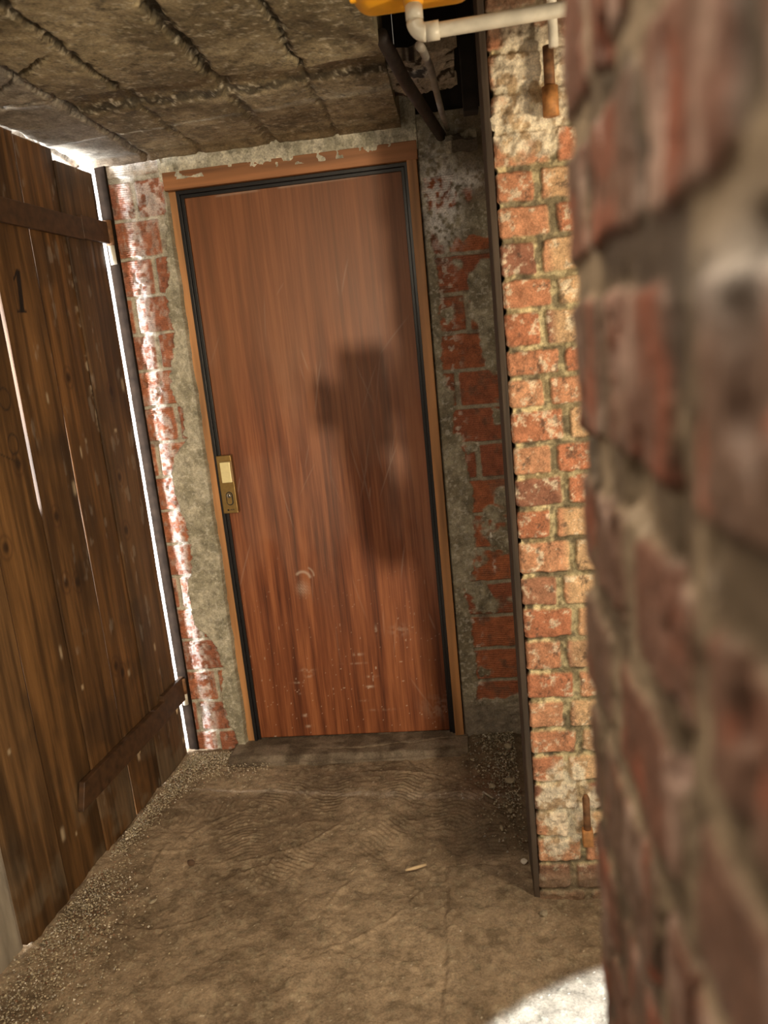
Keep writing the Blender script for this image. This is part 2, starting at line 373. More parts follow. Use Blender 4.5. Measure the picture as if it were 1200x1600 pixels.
smear = ss(.52, .60, fbm(X, Zg, 11, 52, 4) + .22*np.exp(-((Zg-1.53)/.05)**2) + .3*ss(1.74, 1.80, Zg)*ss(-.01, .05, X) + .16*ss(1.86, 1.96, Zg) + .5*ss(.20, .12, Zg) + .12*ss(.05, .10, X)*ss(.6, 1.2, Zg)
            + .35*ss(2.0, 2.03, Zg) - .08 + .3*np.exp(-((Zg-.53)/.03)**2)*ss(-.02, .03, X))
cem2 = np.maximum(cem, smear)
inb = ss(0, .004, d); ridge = .0011*np.sin(2*math.pi*Zg/.0072 + 2*fbm(X, Zg, 12, 53))
h = -.005*(1-inb) + inb*ridge + (fbm(X, Zg, 90, 55, 3)-.5)*.003
h = h*(1-cem2) + cem2*(.003 + (fbm(X, Zg, 50, 56, 4)-.5)*.007)
rt = np.array([rs.uniform(0, 1) for _ in range(200)])[ident % 200]
bc = lerp(np.zeros(X.shape+(3,))+np.array([.38, .12, .045]), [.28, .085, .04], rt)
bc = lerp(bc, [.30, .27, .20], 1-inb)
bc = lerp(bc, [.14, .08, .05], ss(.55, .75, fbm(X, Zg, 30, 57, 4))*.6)
bc = lerp(bc, [.6, .55, .48], ss(.60, .70, fbm(X, Zg, 60, 58, 4))*ss(.02, -.04, X)*.7)
cc = lerp(np.zeros(X.shape+(3,))+np.array([.19, .165, .11]), [.33, .30, .22], ss(.35, .65, fbm(X, Zg, 16, 59, 5)))
cc = lerp(cc, [.60, .57, .50], ss(.60, .70, fbm(X, Zg, 110, 60, 3))*.45)
cc = lerp(cc, [.16, .115, .075], ss(.03, .06, X)*ss(1.82, 1.9, Zg)*.7)
cc = lerp(cc, [.20, .165, .13], ss(.2, .1, Zg)*.8)
col = bc*(1-cem2[..., None]) + cc*cem2[..., None]
painted_glare = np.exp(-((X+.03)/.050)**2 - ((Zg-1.87)/.11)**2)*1.9 + .9*np.exp(-((X-.06)/.05)**2 - ((Zg-1.93)/.03)**2)
col = lerp(col, [.80, .80, .80], np.clip(painted_glare, 0, 1)*ss(.25, .6, fbm(X, Zg, 80, 61, 3))*.9)  # pale highlight on the upper brick painted into the colour
for (a, b) in [(.055, .77), (.06, .66), (.03, 1.09)]:
    s_ = np.exp(-((X-a)/.005)**2 - ((Zg-b)/.018)**2); col = lerp(col, [.85, .82, .75], s_*ss(.4, .6, fbm(X, Zg, 150, 62, 2)))
Yw = 2.612-h + ss(-.085, -.1, X)*.05
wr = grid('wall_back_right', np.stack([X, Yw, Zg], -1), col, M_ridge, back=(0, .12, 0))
tag(wr, 'narrow ridged brick and cement wall right of the door', 'wall', kind='structure')
o = box('wall_right_far', (.45, 2.6, -.03), (1.7, 2.7, 2.6), M_dull); tag(o, 'plain far wall of the side room', 'wall', kind='structure')

# ---- concrete lintel above the frame
xs = np.arange(-.935, -.086, .004); zs2 = np.arange(2.040, 2.22, .003); X, Zg = np.meshgrid(xs, zs2)
h = (fbm(X, Zg, 30, 71, 5)-.5)*.012
col = lerp(np.zeros(X.shape+(3,))+np.array([.40, .38, .29]), [.60, .57, .46], ss(.35, .65, fbm(X, Zg, 25, 72, 5)))
col = lerp(col, [.22, .20, .14], ss(.6, .7, fbm(X, Zg, 50, 73, 4))*.6)
Zz = Zg + ss(2.052, 2.040, Zg)*((fbm(X, X*0, 25, 74)-.5)*.008)
o = grid('trim_3', np.stack([X, 2.606-h, Zz], -1), col, M_conc, back=(0, .13, 0))
tag(o, 'pale rough concrete lintel above the brown door frame', 'lintel', kind='structure')

# ---- side walls out of shot
o = box('wall_left', (-1.42, -2.6, -.03), (-1.262, 1.56, 2.14), M_dull); tag(o, 'masonry wall before the plank door', 'wall', kind='structure')
o = box('wall_store_side', (-2.85, .4, -.03), (-2.70, 2.8, 2.3), M_dull); tag(o, 'far side wall of the lit store room', 'wall', kind='structure')
o = box('wall_store_near', (-2.75, .40, -.03), (-1.42, .50, 2.14), M_dull); tag(o, 'near wall of the lit store room', 'wall', kind='structure')
o = box('wall_side_room', (1.7, -.3, -.03), (1.8, 2.7, 2.6), M_dull); tag(o, 'far wall of the side room', 'wall', kind='structure')

# ---- brick pillar (front face y=1.768, left edge x=.1)
zp = [1.858, 1.782, 1.711, 1.639, 1.559, 1.49, 1.408, 1.344, 1.272, 1.192, 1.118, 1.042, .965, .879, .799, .717, .635, .559, .481, .412, .335, .255, .18, .105, .03, -.05]
up_ = [1.935, 2.01, 2.085, 2.16, 2.235, 2.31, 2.385, 2.46, 2.535, 2.61]
lv = sorted(zp+up_); rows = []; js = []
S, XY, NN = perim([(.100, 2.10), (.100, 1.768), (.62, 1.768), (.62, 2.10)], .0026, .010)
cs_ = .332
for i in range(len(lv)-1):
    rows.append((lv[i]+.004, lv[i+1]-.005)); a = cs_+(.088 if i % 2 else .118) + rs.uniform(-.006, .006)
    js.append([(cs_-.11-(i % 2)*.1, cs_-.11+.098+.012+(a-cs_-.006 if True else 0)), (a+.008, a+.10+(.1 if i % 2 else 0)), (a+.12+(.1 if i % 2 else 0), cs_+.5), (cs_+.51, cs_+.9)])
zs3 = np.arange(-.03, 2.6, .0026)
U, Zg = np.meshgrid(S, zs3)
d, ident = bricks(U, Zg, rows, js, 23, warp=.0045, ws=35)
inb = ss(-.001, .005, d)
h = .004+inb*.007 + (fbm(U, Zg, 28, 81, 5)-.5)*.007 + (fbm(U, Zg, 120, 82, 3)-.5)*.004
rt = np.array([rs.uniform(0, 1) for _ in range(400)])[ident % 400]; r2 = np.array([rs.uniform(0, 1) for _ in range(400)])[ident % 400]
bc = lerp(np.zeros(U.shape+(3,))+np.array([.48, .19, .10]), [.60, .32, .18], rt)
bc = lerp(bc, [.25, .11, .075], ss(.7, .85, r2)*.8)
bc = lerp(bc, [.64, .45, .25], ss(cs_+.095, cs_+.12, U)*ss(.35, .6, rt)*.7)
bc = lerp(bc, [.78, .68, .50], ss(.56, .72, fbm(U+ident*.37, Zg, 45, 83, 5, .7))*.75)
bc = lerp(bc, [.10, .07, .05], ss(.62, .74, fbm(U, Zg+3, 50, 84, 5, .7))*.7)
mc = lerp(np.zeros(U.shape+(3,))+np.array([.30, .24, .13]), [.70, .60, .35], ss(.36, .56, fbm(U, Zg, 60, 85, 4)))
mc = lerp(mc, [.07, .055, .04], ss(.52, .62, fbm(U, Zg, 26, 86, 4))*.7)
# vertical joints hold more dark mortar at the right of the pillar
mc = lerp(mc, [.16, .13, .075], ss(cs_+.07, cs_+.09, U)*.45)
col = mc*(1-inb[..., None]) + bc*inb[..., None]
# thick crumbly limewash patches high up and at the foot
nz = fbm(U, Zg, 14, 87, 5)
P1 = ss(-.45, .0, 1-np.hypot((U-cs_-.085)/.085, (Zg-1.93)/.115)**2 + (nz-.5)*1.9)
P2 = ss(-.1, .2, 1-np.hypot((U-cs_-.075)/.075, (Zg-.27)/.13)**2 + (nz-.5)*2.0)
lm = np.clip(P1+P2*.85, 0, 1); lc = lerp(np.zeros(U.shape+(3,))+np.array([.80, .72, .55]), [.48, .36, .22], ss(.52, .66, fbm(U, Zg, 45, 88, 5)))
col = lerp(col, 0, lm*0)*(1-lm[..., None]*.93)+lc*lm[..., None]*.93
h = h + lm*(.003+(fbm(U, Zg, 60, 89, 4)-.5)*.016)
dirt = ss(.13, .05, Zg); col = lerp(col, [.20, .15, .10], dirt*.8)
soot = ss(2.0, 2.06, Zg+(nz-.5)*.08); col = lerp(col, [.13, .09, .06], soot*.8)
h = h + ss(.075, .06, Zg)*.006
Px = XY[:, 0][None, :] + NN[:, 0][None, :]*(-1)*0 ; 
def wrapP(XY, NN, h, Zg):
    return np.stack([XY[:, 0][None, :]+NN[:, 0][None, :]*h, XY[:, 1][None, :]+NN[:, 1][None, :]*h, Zg], -1)
PILN = -1 if NN[len(NN)//2][1] > 0 else 1
pil = grid('brick_pillar', wrapP(XY, NN*PILN, h-.011, Zg), col, M_brick, back=None)
tag(pil, 'lit orange-red brick pillar with limewash patches right of the door', 'pillar', kind=None)
o = box('trim_1', (.084, 1.7665, -.02), (.0985, 1.93, 2.30), M_board, bev=.002)
tag(o, 'thin dark wooden board edging the left side of the brick pillar', 'board', kind='structure')

# ---- near wall block (left face x=.065)
S, XY, NN = perim([(.55, .475), (.065, .475), (.065, .045), (.55, .045)], .0016, .014)
c1 = .485     # s at the far corner; y = .475-(s-c1)
def ys_(y): return c1+(.475-y)
lv = [(-.03+.078*i) for i in range(14)]
rows = [(a+.004, a+.070) for a in lv if a < 1.0]
rows += [(1.060, 1.118), (1.135, 1.205), (1.220, 1.279), (1.297, 1.352), (1.380, 1.451), (1.470, 1.528), (1.545, 1.603)]
rows += [(1.62+.078*i, 1.68+.078*i) for i in range(12)]
js = []
for i, (a, b) in enumerate(rows):
    if abs(a-1.380) < .001: yj = [(.60, .385), (.367, .264), (.232, .03)]
    elif abs(a-1.297) < .001: yj = [(.60, .435), (.42, .338), (.319, .240), (.222, .03)]
    elif abs(a-1.220) < .001: yj = [(.60, .39), (.365, .262), (.235, .03)]
    elif abs(a-1.470) < .001: yj = [(.60, .41), (.395, .30), (.282, .20), (.18, .03)]
    else:
        yj = [(.60, .40+.04*(i % 2)), (.385+.04*(i % 2), .27+.03*(i % 2)), (.25+.03*(i % 2), .03)]
    js.append([(ys_(p), ys_(q)) for p, q in yj] + [(c1-.10-.1, ys_(.475)-.0) if False else (c1-.35, c1-.13), (ys_(.015), ys_(-.2)), (ys_(-.21), ys_(-.5))])
zs4 = np.concatenate([np.arange(-.03, .98, .01), np.arange(.98, 1.66, .0017), np.arange(1.66, 2.6, .01)])
U, Zg = np.meshgrid(S, zs4)
d, ident = bricks(U, Zg, rows, js, 33, warp=.005, ws=26)
inb = ss(-.001, .005, d)
h = .008+inb*.004 + (fbm(U, Zg, 24, 91, 4)-.5)*.005 + (fbm(U, Zg, 110, 92, 3)-.5)*.002 - .007*ss(.64, .74, fbm(U*1.6, Zg*.7, 26, 93, 3))
rt = np.array([rs.uniform(0, 1) for _ in range(400)])[ident % 400]
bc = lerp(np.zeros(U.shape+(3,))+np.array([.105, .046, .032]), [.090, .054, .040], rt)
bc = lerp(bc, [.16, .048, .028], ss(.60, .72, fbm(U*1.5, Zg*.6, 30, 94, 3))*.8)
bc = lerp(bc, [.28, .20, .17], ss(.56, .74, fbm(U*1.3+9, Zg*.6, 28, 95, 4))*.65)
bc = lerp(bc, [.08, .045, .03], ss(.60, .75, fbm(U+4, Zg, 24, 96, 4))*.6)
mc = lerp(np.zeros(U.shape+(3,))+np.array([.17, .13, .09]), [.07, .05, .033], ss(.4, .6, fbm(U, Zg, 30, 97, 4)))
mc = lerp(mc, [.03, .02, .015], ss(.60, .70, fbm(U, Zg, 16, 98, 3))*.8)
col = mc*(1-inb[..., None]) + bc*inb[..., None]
gw = np.exp(-((U-ys_(.195))/.04)**2-((Zg-1.447)/.012)**2); col = lerp(col, [.30, .28, .27], gw*.7)
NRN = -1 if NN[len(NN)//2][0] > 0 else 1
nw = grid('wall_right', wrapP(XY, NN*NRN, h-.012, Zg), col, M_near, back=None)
tag(nw, 'out of focus dark red brick wall end filling the right side', 'wall', kind='structure')

# ================================================================== FLUSH DOOR
dr = empty('door_1', (-.51, 2.63, 0)); tag(dr, 'reddish-brown flush wooden door with black seal and brass lock', 'door', kind='structure')
# leaf with ribbon mahogany grain
m, N, L, B = mat('mahogany_leaf')
tc = N.new('ShaderNodeTexCoord'); 
def nz_(sc, det, stretch, src=None):
    mp = N.new('ShaderNodeMapping'); mp.inputs['Scale'].default_value = stretch; L.new((src or tc.outputs['Object']), mp.inputs[0])
    n = N.new('ShaderNodeTexNoise'); n.inputs['Scale'].default_value = sc; n.inputs['Detail'].default_value = det; n.inputs['Roughness'].default_value = .6
    L.new(mp.outputs[0], n.inputs[0]); return n
a1 = nz_(26, 4, (1, 1, .045)); a2 = nz_(150, 4, (1, 1, .03)); a3 = nz_(4, 3, (1, 1, .5)); a4 = nz_(60, 3, (1, 1, .018))
mx = N.new('ShaderNodeMath'); mx.operation = 'MULTIPLY_ADD'; mx.inputs[1].default_value = .55; L.new(a1.outputs[0], mx.inputs[0])
m2 = N.new('ShaderNodeMath'); m2.operation = 'MULTIPLY'; m2.inputs[1].default_value = .25; L.new(a2.outputs[0], m2.inputs[0]); L.new(m2.outputs[0], mx.inputs[2])
m3 = N.new('ShaderNodeMath'); m3.operation = 'MULTIPLY_ADD'; m3.inputs[1].default_value = .25; L.new(a4.outputs[0], m3.inputs[0]); L.new(mx.outputs[0], m3.inputs[2])
cr_ = N.new('ShaderNodeValToRGB'); e = cr_.color_ramp.elements
e[0].position = .40; e[0].color = (.070, .017, .006, 1); e[1].position = .62; e[1].color = (.34, .118, .045, 1)
x_ = e.new(.52); x_.color = (.20, .060, .022, 1)
L.new(m3.outputs[0], cr_.inputs[0])
at = N.new('ShaderNodeAttribute'); at.attribute_name = 'Col'
sc = N.new('ShaderNodeSeparateColor'); L.new(at.outputs['Color'], sc.inputs[0])
mr = N.new('ShaderNodeMix'); mr.data_type = 'RGBA'; mr.inputs['B'].default_value = (.24, .098, .036, 1)
g_ = N.new('ShaderNodeMath'); g_.operation = 'MULTIPLY'; g_.inputs[1].default_value = 1; L.new(sc.outputs[1], g_.inputs[0])
L.new(g_.outputs[0], mr.inputs['Factor']); L.new(cr_.outputs[0], mr.inputs['A'])
ml = N.new('ShaderNodeMix'); ml.data_type = 'RGBA'; ml.inputs['B'].default_value = (.62, .50, .40, 1)
L.new(sc.outputs[0], ml.inputs['Factor']); L.new(mr.outputs['Result'], ml.inputs['A']); L.new(ml.outputs['Result'], B.inputs['Base Color'])
B.inputs['Roughness'].default_value = .42; B.inputs['Specular IOR Level'].default_value = .45
rr = N.new('ShaderNodeMapRange'); rr.inputs[3].default_value = .36; rr.inputs[4].default_value = .56; L.new(a3.outputs[0], rr.inputs[0]); L.new(rr.outputs[0], B.inputs['Roughness'])
bp = N.new('ShaderNodeBump'); bp.inputs['Strength'].default_value = .12; bp.inputs['Distance'].default_value = .0006; L.new(a2.outputs[0], bp.inputs['Height']); L.new(bp.outputs[0], B.inputs['Normal'])
M_leaf = m
xs = np.arange(-.872, -.121, .0028); zs5 = np.arange(.026, 2.006, .0032); X, Zg = np.meshgrid(xs, zs5)
R1 = np.zeros(X.shape)
def smudge(a, b, sx, sz, amt, fr=90, th=.45, ang=0):
    global R1
    c, s = math.cos(ang), math.sin(ang); u = (X-a)*c+(Zg-b)*s; v = -(X-a)*s+(Zg-b)*c
    R1 = np.maximum(R1, amt*np.exp(-(u/sx)**2-(v/sz)**2)*ss(th-.12, th+.15, fbm(X, Zg, fr, 101, 3)))
def ringm(a, b, r, wd, a0, sp, amt):
    global R1
    dx, dz = X-a, Zg-b; an = np.abs((np.arctan2(dz, dx)-a0+math.pi) % (2*math.pi)-math.pi)
    R1 = np.maximum(R1, amt*np.exp(-((np.hypot(dx, dz)-r)/wd)**2)*ss(sp, sp*.7, an))
ringm(-.633, .648, .028, .005, 1.3, 1.4, .6); smudge(-.640, .672, .014, .008, .6); ringm(-.625, .66, .034, .003, .5, .7, .5)
R1 = np.maximum(R1, .5*np.exp(-((X+.638)/.022)**2-((Zg-.613)/.026)**2)*(.35+.65*(np.sin(X*700+Zg*500) > .1)))
for a, b, sx, sz, am in [(-.42, .255, .016, .004, .9), (-.43, .215, .013, .004, .8), (-.465, .345, .018, .005, .6), (-.66, .295, .022, .005, .6), (-.655, .275, .014, .012, .45), (-.70, .245, .02, .003, .6), (-.69, .20, .01, .003, .5),
     (-.69, .11, .008, .005, .6), (-.68, .065, .012, .005, .6), (-.30, .43, .03, .02, .25), (-.385, .435, .004, .016, .5), (-.455, .16, .016, .003, .4), (-.19, .12, .05, .04, .22), (-.40, .12, .05, .004, .25), (-.47, .31, .04, .003, .3), (-.15, .18, .008, .003, .4)]:
    smudge(a, b, sx, sz, am)
for k in range(46):      # thin scratches
    a, b = rs.uniform(-.85, -.15), rs.uniform(.1, 1.7); an = rs.normal(1.45, .35); ln = rs.uniform(.02, .10)
    if k % 3 == 0: a, b = rs.uniform(-.5, -.25), rs.uniform(.9, 1.35)
    c, s = math.cos(an), math.sin(an); u = (X-a)*c+(Zg-b)*s; v = -(X-a)*s+(Zg-b)*c + .02*u*u/ln
    R1 = np.maximum(R1, rs.uniform(.08, .25)*np.exp(-(u/ln)**4-(v/.0022)**2))
R1 = np.maximum(R1, .35*np.exp(-((Zg-1.982-(X+.8)*.01)/.003)**2)*ss(.4, .6, fbm(X, Zg*0, 12, 105)))
R1 = np.maximum(R1, .06*ss(.4, .7, fbm(X, Zg*.4, 8, 106, 5))*ss(1.75, 1.2, Zg)*ss(.35, .8, Zg))
R1 = np.maximum(R1, .8*(fbm(X, Zg, 130, 107, 1) > .965)*ss(.9, .0, Zg))
Gg = ss(.9, 1.55, Zg + (fbm(X, Zg*.3, 7, 108)-.5)*.5)*.55
col = np.stack([R1, Gg, R1*0], -1)
lf = grid('leaf', np.stack([X, X*0+2.640, Zg], -1), col, M_leaf, back=(0, .04, 0)); kid(lf, dr)
# frame
o = box('frame_jamb', (-.928, 2.628, .0), (-.893, 2.70, 2.010), M_frame, dr, .002); 
o = box('frame_jamb', (-.126, 2.606, .0), (-.094, 2.70, 2.022), M_frame, dr, .002)
o = box('frame_head', (-.925, 2.604, 2.010), (-.090, 2.70, 2.066), M_frame_h, dr, .002)
# black rebate and seal
def strip_loop(name, x0, x1, z1, wd, y0, y1, m):
    V = []; Fc = []
    pr = [(x0, .02), (x0, z1), (x1, z1), (x1, .02)]; inn = [(x0+wd, .02), (x0+wd, z1-wd), (x1-wd, z1-wd), (x1-wd, .02)]
    for y in (y0, y1):
        V += [(a, y, b) for a, b in pr] + [(a, y, b) for a, b in inn]
    for i in range(3):
        Fc += [(i, i+1, 4+i+1, 4+i), (8+i, 12+i, 12+i+1, 8+i+1), (i, 8+i, 8+i+1, i+1), (4+i, 4+i+1, 12+i+1, 12+i)]
    Fc += [(0, 4, 12, 8), (3, 11, 15, 7)]
    return kid(bevel(raw_mesh(name, V, Fc, m, smooth=False), .0015), dr)
strip_loop('seal', -.8945, -.1245, 2.0095, .012, 2.622, 2.66, M_seal)
strip_loop('rebate', -.8825, -.1365, 1.9975, .011, 2.631, 2.66, M_seal)
# lock furniture
pl = box('lock_plate', (-.8835, 2.611, .918), (-.829, 2.639, 1.126), M_brass_d, dr, .0025, 3); pl['label'] = 'flat aged brass lock plate'
kb = box('lock_knob', (-.858, 2.566, 1.036), (-.822, 2.592, 1.108), M_brass, None, .002, 3); kb.parent = pl; kb.location = (0, 0, 0)
ns = box('knob_neck', (-.850, 2.590, 1.055), (-.834, 2.612, 1.085), M_brass_d); ns.parent = pl
def stadium(name, cx, cz, r, hh, y0, y1, m, par):
    pts = [(cx+r*math.cos(t), cz+hh+r*math.sin(t)) for t in np.linspace(0, math.pi, 12)] + [(cx+r*math.cos(t), cz-hh+r*math.sin(t)) for t in np.linspace(math.pi, 2*math.pi, 12)]
    n = len(pts); V = [(a, y0, b) for a, b in pts] + [(a, y1, b) for a, b in pts]
    Fc = [tuple(range(n)), tuple(range(2*n-1, n-1, -1))] + [(i, n+i, n+(i+1) % n, (i+1) % n) for i in range(n)]
    o = raw_mesh(name, V, Fc, m, smooth=False); o.parent = par; return o
stadium('cylinder_surround', -.8535, .972, .0125, .012, 2.6095, 2.612, M_dark, pl)
cy1 = stadium('lock_cylinder', -.8535, .972, .009, .012, 2.607, 2.612, M_brass_d, pl)
o = tube('key_plug', [(-.8535, 2.6055, .983), (-.8535, 2.612, .983)], .008, M_steel, None, 20); o.parent = pl
o = box('keyhole', (-.8545, 2.6045, .977), (-.8520, 2.606, .987), M_dark); o.parent = pl
# small stamped maker's mark at the foot of the plate
o = tube('stamped_mark', [(-.864, 2.6100, .931), (-.864, 2.6112, .931)], .0034, M_dark, None, 14); o.parent = pl
for i in range(4):
    q = box('stamped_mark', (-.858+i*.0042, 2.6100, .9295), (-.8555+i*.0042, 2.6112, .9325+(.001 if i in (1, 3) else 0)), M_dark); q.parent = pl
# threshold slab
xs = np.arange(-.960, -.078, .005); ys = np.arange(2.482, 2.66, .004); X, Y = np.meshgrid(xs, ys)
H = .022 + (fbm(X, Y, 25, 111, 4)-.5)*.005 - .016*ss(2.512, 2.484, Y+(fbm(X, Y, 22, 112)-.5)*.01)
ck = np.exp(-((Y-2.565+.02*np.sin(X*9)+(fbm(X, Y, 12, 113)-.5)*.04)/.0035)**2)*ss(-.72, -.65, X)
col = lerp(np.zeros(X.shape+(3,))+np.array([.135, .105, .075]), [.24, .195, .145], ss(.35, .65, fbm(X, Y, 18, 114, 5)))
col = lerp(col, [.38, .32, .22], ck*.7); H -= ck*.002
o = grid('threshold_slab', np.stack([X, Y, H], -1), col, M_earth, back=(0, 0, -.06))
tag(o, 'worn dusty stone threshold at the foot of the brown door', 'threshold')

# ================================================================== PLANK DOOR
A = Vector((-1.229, 1.603, 0)); Bv = Vector((-1.145, 2.614, 0)); tdir = (Bv-A).normalized(); ndir = Vector((tdir.y, -tdir.x, 0))  # ndir faces the corridor
pd = empty('door_2', A); tag(pd, 'old dark brown plank door with long battens on the left', 'door', kind='structure')
rotz = math.atan2(tdir.y, tdir.x)
pd.rotation_euler = (0, 0, rotz)   # local x along the door, local -y faces the corridor
edges = [(0, .192, .0, 2.115), (.1945, .387, .004, 2.12), (.396, .5765, .008, 2.12), (.583, .7625, .004, 2.115), (.765, .968, .008, 2.085)]
for k, (a, b, zb, zt) in enumerate(edges):
    xs = np.arange(a, b+.001, .0033); xs[-1] = b; zq = np.arange(zb, zt, .0045); X, Zg = np.meshgrid(xs, zq)
    seed = 200+k*7
    n1 = fbm(X*1.0, Zg*.045, 60, seed, 4); n2 = fbm(X, Zg*.12, 16, seed+1, 4); n3 = fbm(X, Zg, 5, seed+2, 4)
    base = [(.080, .042, .016), (.085, .042, .014), (.078, .038, .013), (.088, .041, .013), (.066, .034, .013)][k]
    col = lerp(np.zeros(X.shape+(3,))+np.array(base)*.8, np.array(base)*1.8, ss(.35, .65, n1*.6+n2*.4))
    col = lerp(col, [.035, .02, .01], ss(.55, .75, n3)*.5)
    col = lerp(col, [.17, .13, .085], ss(.45, .0, Zg)*ss(.45, .65, fbm(X, Zg, 9, seed+3, 4))*.55)
    for j in range(3):   # knots
        kx, kz = rs.uniform(a+.03, b-.03), rs.uniform(.1, 1.9); rr_ = np.hypot((X-kx)/.012, (Zg-kz)/.017)
        col = lerp(col, [.02, .009, .004], np.exp(-rr_**4)*.9); col = lerp(col, [.05, .02, .008], np.exp(-((rr_-1.9)/.3)**2)*.5)
    for j in range(4 if k > 1 else 3):   # pale chips and paint flecks
        kx, kz = rs.uniform(a+.01, b-.01), rs.uniform(.05, 1.6); e_ = np.exp(-((X-kx)/rs.uniform(.003, .009))**4-((Zg-kz)/rs.uniform(.004, .022))**4)
        col = lerp(col, [.45, .36, .24], e_*.75)
    if k >= 2:
        col = lerp(col, [.40, .36, .30], ss(.72, .80, fbm(X, Zg*.35, 30, seed+4, 4))*.2)
    if k == 3: col = lerp(col, [.42, .35, .25], np.exp(-((X-.76)/.012)**2)*ss(.55, .7, fbm(X, Zg, 40, 260, 3))*np.exp(-((Zg-1.5)/.25)**2))
    if k == 2:   # the painted figure 1
        s1 = np.interp(Zg, [1.625, 1.745], [.476, .490]); st = ss(.011, .007, np.abs(X-s1))*ss(1.627, 1.633, Zg)*ss(1.748, 1.742, Zg)
        s2 = ss(.022, .018, np.abs(X-.474))*ss(.005, .003, np.abs(Zg-1.633))
        s3 = ss(.006, .003, np.abs(Zg-(1.742-(.487-X)*1.1)))*ss(.462, .466, X)*ss(.490, .487, X)
        col = lerp(col, [.004, .004, .005], np.clip(st+s2+s3, 0, 1)*.96)
    if k == 1:   # pencilled loops
        for (cx, cz, r_, ex) in [(.335, 1.285, .020, 1.35), (.335, 1.405, .022, 1.3)]:
            q = np.hypot((X-cx), (Zg-cz)/ex); col = lerp(col, [.012, .008, .006], np.exp(-((q-r_)/.0022)**2)*.85)
        ln_ = np.exp(-((Zg-(1.255+(X-.30)*-.5))/.0022)**2)*ss(.27, .28, X)*ss(.355, .345, X); col = lerp(col, [.012, .008, .006], ln_*.85)
        kx, kz = .318, 1.45; rr_ = np.hypot((X-kx)/.012, (Zg-kz)/.02); col = lerp(col, [.008, .004, .003], np.exp(-rr_**4))
    hh = (n1-.5)*.0022 + (fbm(X, Zg*.3, 9, seed+6)-.5)*.004
    Xs = X.copy(); 
    if k == 1: Xs[:, -1] += .0065*ss(1.12, 1.06, Zg[:, 0]); Xs[:, -2] = np.maximum(Xs[:, -2], Xs[:, -1]-.0033)
    Xs[:, 0] += (fbm(Zg[:, 0]*0, Zg[:, 0], 7, seed+8)-.5)*.002
    if k == 0:
        cut = ss(.05, .0, X)*.022; Zc = Zg + np.where(Zg < .04, cut*(1-Zg/.04), 0)
    else: Zc = Zg
    off = [0, .002, -.002, .001, -.004][k]
    o = grid('plank', np.stack([Xs, -hh+off, Zc], -1), col, M_plank, back=(0, .014, 0)); o.parent = pd
    if k == 2: o['label'] = 'plank with a black painted figure 1'
def bat(name, x0, x1, z0, z1, th, taper=0, zt=0):
    V = []
    for y in (-.0055-th, -.0045):
        V += [(x0, y, z0+.01*0), (x1, y, z0+zt), (x1, y, z1+zt), (x0+taper, y, z1)]
    Fc = [(0, 1, 2, 3), (7, 6, 5, 4), (0, 4, 5, 1), (1, 5, 6, 2), (2, 6, 7, 3), (3, 7, 4, 0)]
    o = raw_mesh(name, V, Fc, M_batten, smooth=False); bevel(o, .002); o.parent = pd; return o
bat('batten', -.02, .84, 1.862, 1.928, .012)
bat('hinge_strap', .835, 1.0, 1.865, 1.935, .014)
bat('batten', .290, .84, .215, .292, .018, .03)
bat('hinge_strap', .835, 1.035, .222, .312, .016)
def hinge(z0, z1, wz0, wz1):
    o = tube('hinge_barrel', [(.998, -.016, z0), (.998, -.016, z1)], .013, M_rust, None, 16); o.parent = pd
    o = tube('hinge_pin', [(.998, -.016, wz0), (.998, -.016, wz1)], .011, M_pvc, None, 16); o.parent = pd; o['label'] = 'hinge pin painted pale as if lit'  # pin coloured pale for the light that falls on it
hinge(1.86, 1.94, 1.80, 1.86); hinge(.245, .305, .20, .245)
for (x, z, hh) in [(.425, .20, .06), (.655, .19, .05), (.94, .185, .05)]:      # split wedges behind the lower batten
    V = [(x, -.004, z), (x+.014, -.004, z+.012), (x+.008, -.004, z+hh), (x-.006, -.004, z+hh*.6), (x+.002, -.010, z+hh*.5)]
    o = raw_mesh('wood_chip', V, [(0, 1, 4), (1, 2, 4), (2, 3, 4), (3, 0, 4), (3, 2, 1, 0)], M_wood_tip, smooth=False); o.parent = pd
# hanging post between plank door and brick wall, grey latch post at the near end
def post(name, s0, s1, d0, d1, z0, z1, m):
    V = []
    for z in (z0, z1):
        for s, d_ in ((s0, d0), (s1, d0), (s1, d1), (s0, d1)):
            p = A + tdir*s + ndir*d_; V.append((p.x, p.y, z))
    o = raw_mesh(name, V, [(3, 2, 1, 0), (4, 5, 6, 7), (0, 1, 5, 4), (1, 2, 6, 5), (2, 3, 7, 6), (3, 0, 4, 7)], m, smooth=False); return bevel(o, .003)
o = post('trim_4', .9985, 1.010, -.003, .036, -.01, 2.128, M_postshade); tag(o, 'dark narrow wooden hanging post between plank door and brick strip', 'post', kind='structure')
o = post('trim_5', -.13, .012, -.07, -.021, -.01, 2.128, M_grpost); tag(o, 'greyish latch post at the near edge of the plank door', 'post', kind='structure')

